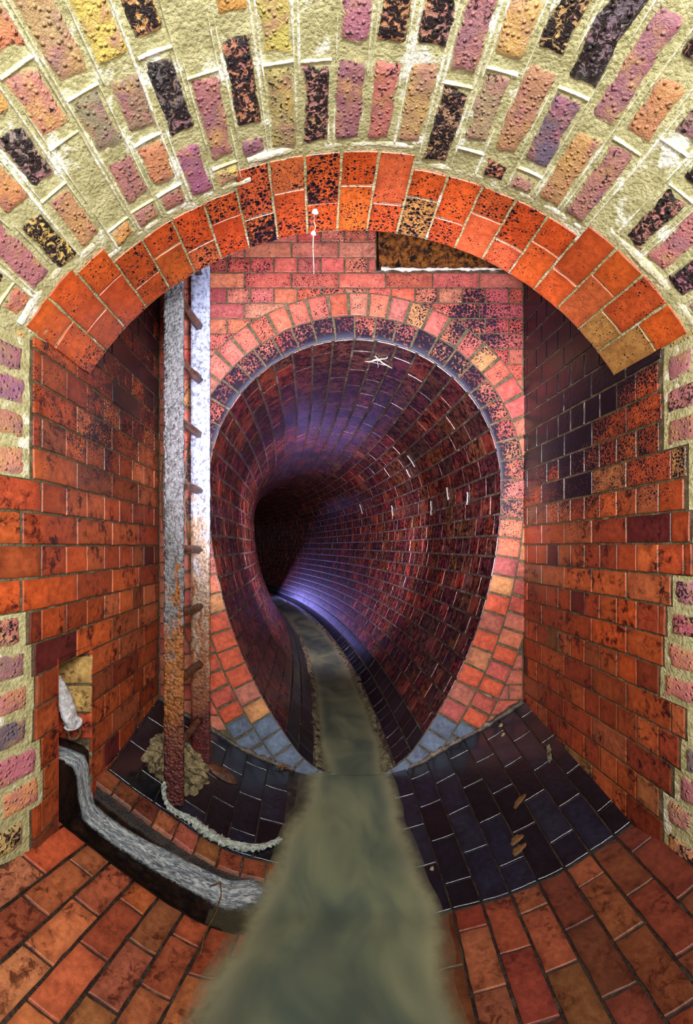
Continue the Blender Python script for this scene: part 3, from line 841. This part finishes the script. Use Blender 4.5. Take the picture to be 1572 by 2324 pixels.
mb = MB()
path = [(XL - .25, 1.350, -.562), (XL - .12, 1.365, -.594), (XL - .04, 1.375, -.628), (XL - .004, 1.380, -.648), (XL + .006, 1.382, -.68), (XL + .010, 1.384, -.74)]
p0 = np.array(path)
gx = np.linspace(-.698, -.12, 40)
gy = 1.390 + .030 * sstep(-.69, -.3, gx)
gz = floor_z(gx, gy) + gutter(gx, gy) + .018
gz[0] += .004
p1 = np.stack([gx, gy, gz], -1)
path = np.concatenate([p0, p1])
ln = np.concatenate([[0], np.cumsum(np.linalg.norm(np.diff(path, axis=0), axis=1))])
ss = np.linspace(0, ln[-1], 130)
C = np.stack([np.interp(ss, ln, path[:, q]) for q in range(3)], -1)
wid = np.interp(ss, [0, .3, .5, .8, ln[-1]], [.045, .040, .046, .058, .085])
nb = 15
U = np.linspace(-1, 1, nb)
P = np.zeros((130, nb, 3)); P[..., 0] = C[:, 0:1]; P[..., 1] = C[:, 1:2] + U[None] * wid[:, None]; P[..., 2] = C[:, 2:3] - .006 * U[None] ** 2
nz = fbm(np.stack([ss[:, None] * .4 + 0 * U, U[None] * .3 + 0 * ss[:, None], 0 * P[..., 0]], -1), 14, 3, 12) * .006
P[..., 2] += nz; P[..., 0] += nz * .6
aux = np.zeros((130, nb, 4)); aux[..., 0] = ss[:, None]; aux[..., 1] = U[None] * .06; aux[..., 2] = (1 - np.abs(U)[None]) * (1 - .95 * sstep(ln[-1] - .16, ln[-1] - .02, ss))[:, None]
mb.grid(P, (1, 1, 1), aux, 0, False)
o = mb.build('inlet_water', [M_inlet]); tag(o, 'white streaked water spilling from the left wall recess down the gutter', 'water', kind='structure')

# ------------------------------------------------------------------ things
# ladder
LF, LR = (-.497, 1.58), (-.474, 1.85)
zf_f, zf_r = -.885, -.868
lad = thing('ladder', (LF[0], LF[1], zf_f), 'rusted iron ladder standing upright beside the left wall in front of the sewer mouth', 'ladder')
def rail(x, y, z0, z1, w, t, mat, seed, amp, lab):
    mb = MB()
    n = 150
    zz = np.linspace(z0, z1, n)
    prof = [(-w, -t), (-w * .33, -t), (w * .33, -t), (w, -t), (w, t), (w * .33, t), (-w * .33, t), (-w, t)]
    # densify the broad front face
    pr = []
    for q0, q1 in zip(prof, prof[1:] + prof[:1]):
        for f in (0, .5): pr.append((q0[0] + (q1[0] - q0[0]) * f, q0[1] + (q1[1] - q0[1]) * f))
    pr = np.array(pr)
    P = np.zeros((len(pr), n, 3)); P[..., 0] = x + pr[:, 0:1]; P[..., 1] = y + pr[:, 1:2]; P[..., 2] = zz[None]
    P[..., 0] += fbm(P, 55, 3, seed) * amp; P[..., 1] += fbm(P, 55, 3, seed + 5) * amp
    mb.grid(P, (1, 1, 1), mat=0, close_u=True, flip=False)
    mb.grid(np.stack([P[:, 0], np.repeat(P[:, 0].mean(0)[None], len(pr), 0)], 1), (1, 1, 1), close_u=True)
    ob = mb.build('rail', [mat], parent=lad, smooth=True); ob['label'] = lab
    return ob
rail(LF[0], LF[1], zf_f - .01, 1.9, .0335, .007, M_rail1, 3, .005, 'front rail thick with grey and orange rust')
rail(LR[0], LR[1], zf_r - .01, 1.9, .038, .007, M_rail2, 13, .0022, 'rear rail with flaking white paint')
zr = [1.118 - .229 * i for i in range(-3, 9)]
zr = [(1240 - v) * LR[1] / 1033 for v in (500, 622, 745, 865, 988, 1114, 1247, 1376, 1506, 1634)] + [1.55, 1.78]
for i, z in enumerate(zr):
    mb = MB()
    p = np.linspace(0, 1, 9)[:, None]
    pts = np.array([LF[0] + .0, LF[1] - .004, z]) * (1 - p) + np.array([LR[0] - .004, LR[1] - .014, z]) * p
    mb.tube(pts, 0.0145 + .002 * vnoise(pts, 40, i), 12, mat=0, wob=.35, seed=i)
    mb.build('rung', [M_rung], parent=lad)

# crinkled clump behind the front rail
mb = MB()
cen = np.array([-.515, 1.655, -.775])
nr, na_ = 26, 90
R, T = np.meshgrid(np.linspace(0, 1, nr), np.linspace(0, 2 * math.pi, na_, endpoint=False), indexing='ij')
def clump(depth):
    rad = .108 * (1 + .045 * np.sin(T * 9 + np.sin(T * 2)) + .03 * np.sin(T * 23 + 1) + .10 * np.cos(T * 1 + 2.6) - .08 * np.cos(T * 2))
    x = R * rad * np.cos(T) * 1.05; z = R * rad * np.sin(T) * 1.0
    q = np.stack([x, z, 0 * x], -1)
    ruf = .006 * R * np.sin(T * 25 + 5 * fbm(q, 14, 2, 1)) + .045 * fbm(q, 34, 4, 2)
    y = depth * (1 - R ** 2) + ruf * (1 if depth < 0 else .6)
    zz = np.where(z > 0, z * (1 - 3.5 * np.clip(x + .02, 0, .1)), z) - .42 * np.clip(x, 0, None) - .25 * y
    return np.stack([cen[0] + x + .25 * np.clip(x, 0, None), cen[1] + y + .0 * x, cen[2] + zz], -1)
Pf = clump(-.03); Pb = clump(.03); Pb[-1] = Pf[-1]
mb.grid(Pf, (1, 1, 1), flip=False)
mb.grid(Pf[:, [-1, 0]], (1, 1, 1)); mb.grid(Pb, (1, 1, 1), flip=True); mb.grid(Pb[:, [-1, 0]], (1, 1, 1), flip=True)
o = mb.build('debris_clump', [M_debris], origin=(cen[0], cen[1], cen[2] - .11)); tag(o, 'crinkled grey-brown matted clump caught behind the foot of the ladder', 'debris')

# pale rag trailing from the ladder foot into the stream
def on_floor(u, v, lift=0.0, lo=.9, hi=2.05):
    dx, dz = (u - 720) / 1033, (1240 - v) / 1033
    for y in np.linspace(lo, hi, 600):
        x = dx * y
        z = float(floor_z(np.array(x + .145 * max(YA - y, 0)), np.array(y)))
        if dz * y <= z + lift: 
            pass
        else:
            prev = (x, y, z + lift); continue
        return np.array([x, y, z + lift])
    return np.array([dx * hi, hi, dz * hi])
def floor_pt(u, v, lift=0.0):
    dx, dz = (u - 720) / 1033, (1240 - v) / 1033
    ys_ = np.linspace(.7, 2.06, 900)
    x = dx * ys_
    f = dz * ys_ - (floor_z(x + .145 * np.clip(YA - ys_, 0, None), ys_) + lift)
    i = int(np.argmin(np.where(f < 0, ys_, 99)))
    y = ys_[i]
    return np.array([dx * y, y, float(floor_z(np.array(dx * y + .145 * max(YA - y, 0)), np.array(y))) + lift])
px = [(372, 1778), (384, 1800), (402, 1822), (420, 1842), (438, 1862), (462, 1884), (492, 1904), (528, 1919), (562, 1927), (596, 1923), (625, 1914), (640, 1905)]
pts = [floor_pt(u, v, .010) for u, v in px]
pts[0] = np.array([(372 - 720) / 1033 * 1.555, 1.555, (1240 - 1772) / 1033 * 1.555]); 
pts = np.array(pts)
for i in range(1, 4): pts[i, 1] = min(pts[i, 1], 1.556)
tt = np.linspace(0, len(pts) - 1, 90); pp = np.stack([np.interp(tt, np.arange(len(pts)), pts[:, q]) for q in range(3)], -1)
for q in range(3): pp[:, q] = np.convolve(np.pad(pp[:, q], 6, 'edge'), np.ones(13) / 13, 'valid')
rad = np.interp(np.linspace(0, 1, 90), [0, .12, .25, .4, .55, .8, 1], [.010, .009, .010, .021, .018, .013, .007])
mb = MB(); mb.tube(pp, rad, 16, flat=.5, wob=.9, seed=4)
for q in range(5):
    off = np.stack([fbm(np.stack([tt * .3, tt * 0 + q, tt * 0], -1), 1, 2, q) * .010, fbm(np.stack([tt * .3, tt * 0 + q, tt * 0], -1), 1, 2, q + 9) * .010, np.abs(fbm(np.stack([tt * .4, tt * 0 + q, tt * 0], -1), 1, 2, q + 19)) * .010 + .004], -1)
    mb.tube(pp + off, .0035, 6, wob=.4, seed=q)
o = mb.build('rag', [M_rag], origin=pp[len(pp) // 2]); tag(o, 'pale stringy wet rag trailing from the ladder foot into the stream', 'rag')

# twigs at the ladder foot
for i, (lab, uv) in enumerate((('thin curved brown twig arching over the pale rag at the ladder foot', [(376, 1822), (388, 1817), (398, 1820), (408, 1827)]), ('thin straight brown twig hanging over the kerb below the ladder foot', [(378, 1822), (386, 1838), (396, 1852), (402, 1858)]))):
    q = np.array([floor_pt(u, v, .018) for u, v in uv])
    mb = MB(); mb.tube(q, .0022, 6)
    o = mb.build('twig', [M_twig], origin=q[0]); tag(o, lab, 'twig')

# thin root strand on the water by the gutter mouth
q = np.array([[(u - 720) / 1033 * 1.25, 1.25, 0] for u in range(2)])
rt = []
for u, v in [(476, 2012), (500, 2002), (502, 2030), (490, 2072), (464, 2120), (455, 2166)]:
    y = 1.2
    for _ in range(12):
        zz_ = max(float(water_z(np.array(y))), float(floor_z(np.array((u - 720) / 1033 * y + .145 * max(YA - y, 0)), np.array(y)))) + .008
        y = zz_ * 1033 / (1240 - v)
    rt.append(((u - 720) / 1033 * y, y, zz_))
rt = np.array(rt); tt2 = np.linspace(0, len(rt) - 1, 50); rt = np.stack([np.interp(tt2, np.arange(len(rt)), rt[:, c_]) for c_ in range(3)], -1)
mb = MB(); mb.tube(rt, .0022, 6, wob=.4)
o = mb.build('root_strand', [M_twig], origin=rt[0]); tag(o, 'thin brown root strand floating where the gutter water joins the stream', 'root')

# rusty scraps by the rear rail foot and a tuft at the sill
q = floor_pt(505, 1755, .008)
mb = MB()
R, T = np.meshgrid(np.linspace(0, 1, 8), np.linspace(0, 2 * math.pi, 26, endpoint=False), indexing='ij')
x = R * np.cos(T) * .062; y = R * np.sin(T) * .03 - .3 * x * 0
e = np.stack([x, y, 0 * x], -1)
P = np.stack([q[0] + x, q[1] + y, floor_z(q[0] + x, q[1] + y) + .004 + .016 * np.sqrt(np.clip(1 - R ** 2, 0, 1)) + fbm(e, 50, 2, 3) * .006 * (1 - R)], -1)
mb.grid(P, (1, 1, 1)); mb.grid(P[:, [-1, 0]], (1, 1, 1))
o = mb.build('rust_flake', [M_rung], origin=q); tag(o, 'dark rust-brown slab of scale lying at the foot of the rear ladder rail', 'rust')
q = floor_pt(640, 1744, .008)
mb = MB()
for i in range(9):
    d = np.array([random.uniform(-.03, .03), random.uniform(-.015, .01), random.uniform(0, .014)])
    mb.tube(np.array([q + d * -.7, q + d * .2 + (0, 0, .007), q + d]), .0035, 6)
o = mb.build('leaf_litter', [M_leaf], origin=q); tag(o, 'small yellowish tuft of litter caught at the left end of the sewer sill', 'litter')

# brown leaves and pebbles on the right apron
def flat_leaf(name, u, v, rx, ry, mat, lab, cat, grp=None, hgt=.004, rot=.3):
    q = floor_pt(u, v, .004)
    R, T = np.meshgrid(np.linspace(0, 1, 7), np.linspace(0, 2 * math.pi, 22, endpoint=False), indexing='ij')
    rr = R * (1 + .14 * np.sin(T * 3 + u) + .08 * np.sin(T * 7))
    xx, yy = rr * np.cos(T) * rx, rr * np.sin(T) * ry
    x, y = q[0] + xx * math.cos(rot) - yy * math.sin(rot), q[1] + xx * math.sin(rot) + yy * math.cos(rot)
    zb = floor_z(x + .145 * np.clip(YA - y, 0, None), y) + .001
    Pt = np.stack([x, y, zb + .003 + hgt * np.sqrt(np.clip(1 - R ** 2, 0, 1))], -1)
    mb = MB(); mb.grid(Pt, (1, 1, 1)); mb.grid(Pt[:, [-1, 0]], (1, 1, 1))
    Pb = np.stack([x, y, zb], -1); mb.grid(np.stack([Pt[-1], Pb[-1]], 1), (1, 1, 1), close_u=True)
    o = mb.build(name, [mat], origin=q); tag(o, lab, cat, grp); return o
flat_leaf('dead_leaf', 1172, 1905, .024, .012, M_leaf, 'brown dead leaf stuck on the black apron, the farther of two touching leaves', 'leaf', 'dead leaves on the black brick apron')
flat_leaf('dead_leaf', 1177, 1927, .026, .011, M_leaf, 'brown dead leaf stuck on the black apron, the nearer of two touching leaves', 'leaf', 'dead leaves on the black brick apron')
flat_leaf('dead_leaf', 1178, 1818, .030, .010, M_leaf, 'long brown dead leaf lying by itself on the black apron near its middle', 'leaf', 'dead leaves on the black brick apron', rot=.5)
flat_leaf('pebble', 1136, 1646, .008, .008, M_stone, 'tan pebble on the black apron, closest to the head wall', 'pebble', 'pebbles on the black brick apron', .007)
flat_leaf('pebble', 1141, 1668, .008, .007, M_stone, 'tan pebble on the black apron just below the one at the head wall', 'pebble', 'pebbles on the black brick apron', .007)
flat_leaf('pebble', 980, 1972, .007, .006, M_stone, 'pale tan pebble at the right edge of the stream beside the black apron', 'pebble', 'pebbles on the black brick apron', .007)
flat_leaf('silt_patch', 1245, 1705, .05, .008, M_silt, 'narrow grey-tan silt patch lying in a joint of the black apron by the right wall', 'silt', None, .004, 1.2)

# flap valve in the recess
fv = thing('flap_valve', (XL - .035, 1.34, -.56), 'white crusted iron flap valve hanging in the recess of the left wall', 'valve')
mb = MB()
n = 24
zz = np.linspace(-.385, -.545, n)
wz = np.interp(np.linspace(0, 1, n), [0, .3, .75, 1], [.010, .03, .036, .022])
prof = np.linspace(0, 2 * math.pi, 18, endpoint=False)
P = np.zeros((18, n, 3))
P[..., 0] = XL - .042 + np.linspace(-.012, .022, n)[None] + np.cos(prof)[:, None] * .017 * (.5 + wz[None] * 14)
P[..., 1] = 1.365 + np.linspace(-.012, .012, n)[None] + np.sin(prof)[:, None] * wz[None] * .9
P[..., 2] = zz[None] 
P += np.stack([fbm(P, 60, 3, 60 + q) for q in range(3)], -1) * .008
mb.grid(P, (1, 1, 1), close_u=True)
mb.grid(np.stack([P[:, -1], np.repeat(P[:, -1].mean(0)[None], 18, 0)], 1), (1, 1, 1), close_u=True); mb.grid(np.stack([P[:, 0], np.repeat(P[:, 0].mean(0)[None], 18, 0)], 1), (1, 1, 1), close_u=True, flip=True)
mb.build('flap', [M_flap], parent=fv)
mb = MB()
th = np.linspace(0, 2 * math.pi, 25)
c0 = np.array([XL - .018, 1.375, -.535])
mb.tube(np.stack([c0[0] + .0 * th + .015 * np.cos(th), c0[1] + .012 * np.cos(th), c0[2] + .014 * np.sin(th)], -1), .008, 10, caps=False)
mb.build('lug', [M_flap], parent=fv)
mb = MB()
c0 = np.array([XL - .016, 1.378, -.562])
mb.tube(np.stack([c0[0] + .013 * np.cos(th), c0[1] + .010 * np.cos(th), c0[2] + .021 * np.sin(th)], -1), .0055, 10, caps=False)
o = mb.build('lifting_ring', [M_rung], parent=fv); o['label'] = 'rusty iron lifting ring'

# rusted iron beam in the head wall
mb = MB()
A, B = np.meshgrid(np.linspace(BEAM[0] + .018, BEAM[1] - .002, 80), np.linspace(BEAM[2] + .004, BEAM[3] - .004, 40), indexing='ij')
P0 = np.stack([A, B, 0 * A], -1)
H = .022 * fbm(P0, 22, 4, 3) + .01 * fbm(P0 * np.array([1, .3, 1]), 60, 2, 7)
P = np.stack([A, YH + .055 - H - .03 * (B > BEAM[2] + .06) * 0, B], -1)
mb.grid(P, (1, 1, 1), flip=False)
for sl in (P[:, 0], P[:, -1], P[0], P[-1]):
    bk = sl.copy(); bk[:, 1] = YH + .14
    mb.grid(np.stack([sl, bk], 1), (1, 1, 1))
mb.grid(np.stack([[(BEAM[0] + .018, YH + .14, BEAM[2]), (BEAM[1], YH + .14, BEAM[2])], [(BEAM[0] + .018, YH + .14, BEAM[3]), (BEAM[1], YH + .14, BEAM[3])]]), (1, 1, 1))
o = mb.build('iron_beam', [M_rustpl], origin=((BEAM[0] + BEAM[1]) / 2, YH + .06, BEAM[2])); tag(o, 'flaking rust-brown iron beam set in the pocket at the top of the head wall', 'beam')
# pocket lining
mb = MB()
for (p, q, r, s) in (((BEAM[0], 0, BEAM[2]), (BEAM[0], .16, BEAM[2]), (BEAM[0], .16, BEAM[3]), (BEAM[0], 0, BEAM[3])), ((BEAM[1], 0, BEAM[2]), (BEAM[1], .16, BEAM[2]), (BEAM[1], .16, BEAM[3]), (BEAM[1], 0, BEAM[3])), ((BEAM[0], 0, BEAM[2]), (BEAM[1], 0, BEAM[2]), (BEAM[1], .16, BEAM[2]), (BEAM[0], .16, BEAM[2])), ((BEAM[0], .16, BEAM[2]), (BEAM[1], .16, BEAM[2]), (BEAM[1], .16, BEAM[3]), (BEAM[0], .16, BEAM[3])), ((BEAM[0], 0, BEAM[3]), (BEAM[1], 0, BEAM[3]), (BEAM[1], .16, BEAM[3]), (BEAM[0], .16, BEAM[3]))):
    f = lambda t: (t[0], YH - .005 + t[1], t[2])
    mb.grid(np.stack([[f(p), f(q)], [f(s), f(r)]]), (1, 1, 1))
o = mb.build('trim_2', [M_dark]); tag(o, 'dark lining of the beam pocket in the head wall', 'pocket', kind='structure')
mb = MB()
xs = np.linspace(BEAM[0] + .02, BEAM[1] - .01, 60)
mb.tube(np.stack([xs, np.full(60, YH - .008), np.full(60, BEAM[2] - .002) + .002 * vnoise(np.stack([xs, xs * 0, xs * 0], -1), 40, 3)], -1), .006 + .003 * vnoise(np.stack([xs, xs * 0, xs * 0], -1), 50, 8), 8, wob=.7)
o = mb.build('lime_crust', [M_lime], origin=(.58, YH, BEAM[2])); tag(o, 'white lime crust along the ledge under the rusted beam', 'limescale')

# straw stalactites on the arch ring
def straw(u, v0, v1, y, r, lab):
    x = (u - 720) / 1033 * y; z0 = (1240 - v0) / 1033 * y; z1 = (1240 - v1) / 1033 * y
    root = thing('straw_stalactite', (x, y, z0), lab, 'stalactite')
    mb = MB()
    zz = np.linspace(z0 + .01, z1, 24)
    pts = np.stack([x + .0015 * vnoise(np.stack([zz, 0 * zz, 0 * zz], -1), 30, 2), np.full(24, y), zz], -1)
    mb.tube(pts, np.linspace(r, r * .55, 24), 8, wob=.3)
    mb.build('straw', [M_lime], parent=root)
    mb = MB(); p = np.linspace(-1, 1, 9)
    mb.tube(np.stack([x + 0 * p, y + 0 * p, z0 + p * .006], -1), .0085 * np.sqrt(np.clip(1.02 - p ** 2, 0, 1)), 10, wob=.4)
    mb.build('lime_knob', [M_lime], parent=root)
straw(711, 530, 622, YV - .006, .0016, 'thin white straw stalactite hanging from the lower edge of the red arch ring')
# white knob further up the ring
q = S_vault(np.array(1.335), np.array(-.118), np.array(.010))
mb = MB(); p = np.linspace(-1, 1, 9)
mb.tube(np.stack([q[0] + 0 * p, q[1] + 0 * p, q[2] + p * .006], -1), .010 * np.sqrt(np.clip(1.02 - p ** 2, 0, 1)), 10, wob=.4)
yy = np.linspace(q[1], YV - .01, 20)
tr_ = S_vault(yy, np.full(20, -.118) + .004 * vnoise(np.stack([yy, yy * 0, yy * 0], -1), 40, 3), np.full(20, .0075))
mb.tube(tr_, .0018 + .0008 * vnoise(tr_, 60, 3), 6)
o = mb.build('lime_drip', [M_lime], origin=q); tag(o, 'white lime knob with a thin white run on the crown of the red arch ring', 'limescale')

# white scrap stuck under the tunnel crown
sc0 = EP / 2 - .14
base = S_tun(np.array(.17), np.array(sc0), np.array(.006))
mb = MB()
for (da, ds, w) in ((.06, -.075, .004), (.05, .07, .005), (-.05, -.03, .004), (.10, .0, .003), (-.03, .03, .004)):
    t = np.linspace(0, 1, 8)
    pts = S_tun(.17 + da * t, sc0 + ds * t + .006 * np.sin(t * 6), .006 + .004 * np.sin(t * 3.1))
    mb.tube(pts, w * (1.1 - t * .6), 6, wob=.5)
o = mb.build('paper_scrap', [M_lime], origin=base); tag(o, 'white star-shaped scrap stuck to the tunnel crown just inside the mouth', 'scrap')

# ------------------------------------------------------------------ lights (the photographer's lamps and torches, plus added unseen fills)
def area(name, loc, target, power, size, colr, spread=math.pi):
    l = bpy.data.lights.new(name, 'AREA'); l.energy = power; l.shape = 'DISK'; l.size = size; l.color = colr; l.spread = spread
    o = bpy.data.objects.new(name, l); col.objects.link(o)
    o.location = (loc[0], loc[1], loc[2] + CZ)
    d = Vector((target[0] - loc[0], target[1] - loc[1], target[2] - loc[2]))
    o.rotation_euler = d.to_track_quat('-Z', 'Y').to_euler(); return o
def spot(name, loc, target, power, angle, blend, colr, r=.03):
    l = bpy.data.lights.new(name, 'SPOT'); l.energy = power; l.spot_size = math.radians(angle); l.spot_blend = blend; l.color = colr; l.shadow_soft_size = r
    o = bpy.data.objects.new(name, l); col.objects.link(o)
    o.location = (loc[0], loc[1], loc[2] + CZ)
    d = Vector((target[0] - loc[0], target[1] - loc[1], target[2] - loc[2]))
    o.rotation_euler = d.to_track_quat('-Z', 'Y').to_euler(); return o
area('key_lamp', (.15, -.35, .40), (.12, 1.5, .2), 42, .5, (1, .97, .93))
area('fill_lamp', (.1, .25, -.25), (.1, .9, 1.2), 6.0, .3, (1, 1, .96))  # unseen fill added to lift the vault
spot('head_fill', (.10, .10, .02), (.17, YH, .48), 290, 58, .5, (1.0, .86, .98), .06)  # unseen spot added to bring the head wall up to the vault's brightness
spot('tunnel_torch', (-1.5, 9.5, -.45), (-.18, 8.6, -.70), 85, 76, 1.0, (.34, .30, 1.0), .08)
spot('low_fill', (.0, .85, -.45), (.30, YH, -.62), 20, 62, 1.0, (1.0, .88, .96), .05)  # added unseen spot, brightens the lower ring bricks
spot('bend_fill', (.10, 2.35, .1), (-.20, 7.0, .0), 430, 90, 1.0, (.96, .74, .92), .05)  # added spot with no visible source, brightens the tunnel walls
spot('mouth_fill', (.15, 1.75, -.35), (.25, 3.0, .7), 30, 110, 1.0, (1.0, .84, .74), .06)  # unseen fill added to brighten the tunnel just inside the mouth
spot('shaft_torch', (-.1, 1.52, 1.7), (-.47, 1.85, .6), 16, 40, .6, (.66, .80, 1.0), .05)

w = bpy.data.worlds.new('World'); scene.world = w; w.use_nodes = True
w.node_tree.nodes['Background'].inputs[0].default_value = (.02, .02, .03, 1); w.node_tree.nodes['Background'].inputs[1].default_value = .3

# ------------------------------------------------------------------ camera
cd = bpy.data.cameras.new('camera'); cam = bpy.data.objects.new('camera', cd); col.objects.link(cam)
cam.location = (0, 0, CZ); cam.rotation_euler = (math.pi / 2, 0, 0)
cd.sensor_fit = 'HORIZONTAL'; cd.sensor_width = 36; cd.lens = 1033 / 1572 * 36
cd.shift_x = (786 - 720) / 1572; cd.shift_y = (1240 - 1162) / 1572
cd.clip_start = .02
scene.camera = cam
scene.view_settings.view_transform = 'Standard'; scene.view_settings.look = 'None'
scene.view_settings.gamma = 1; scene.view_settings.use_curve_mapping = False
scene.view_settings.exposure = 0.3
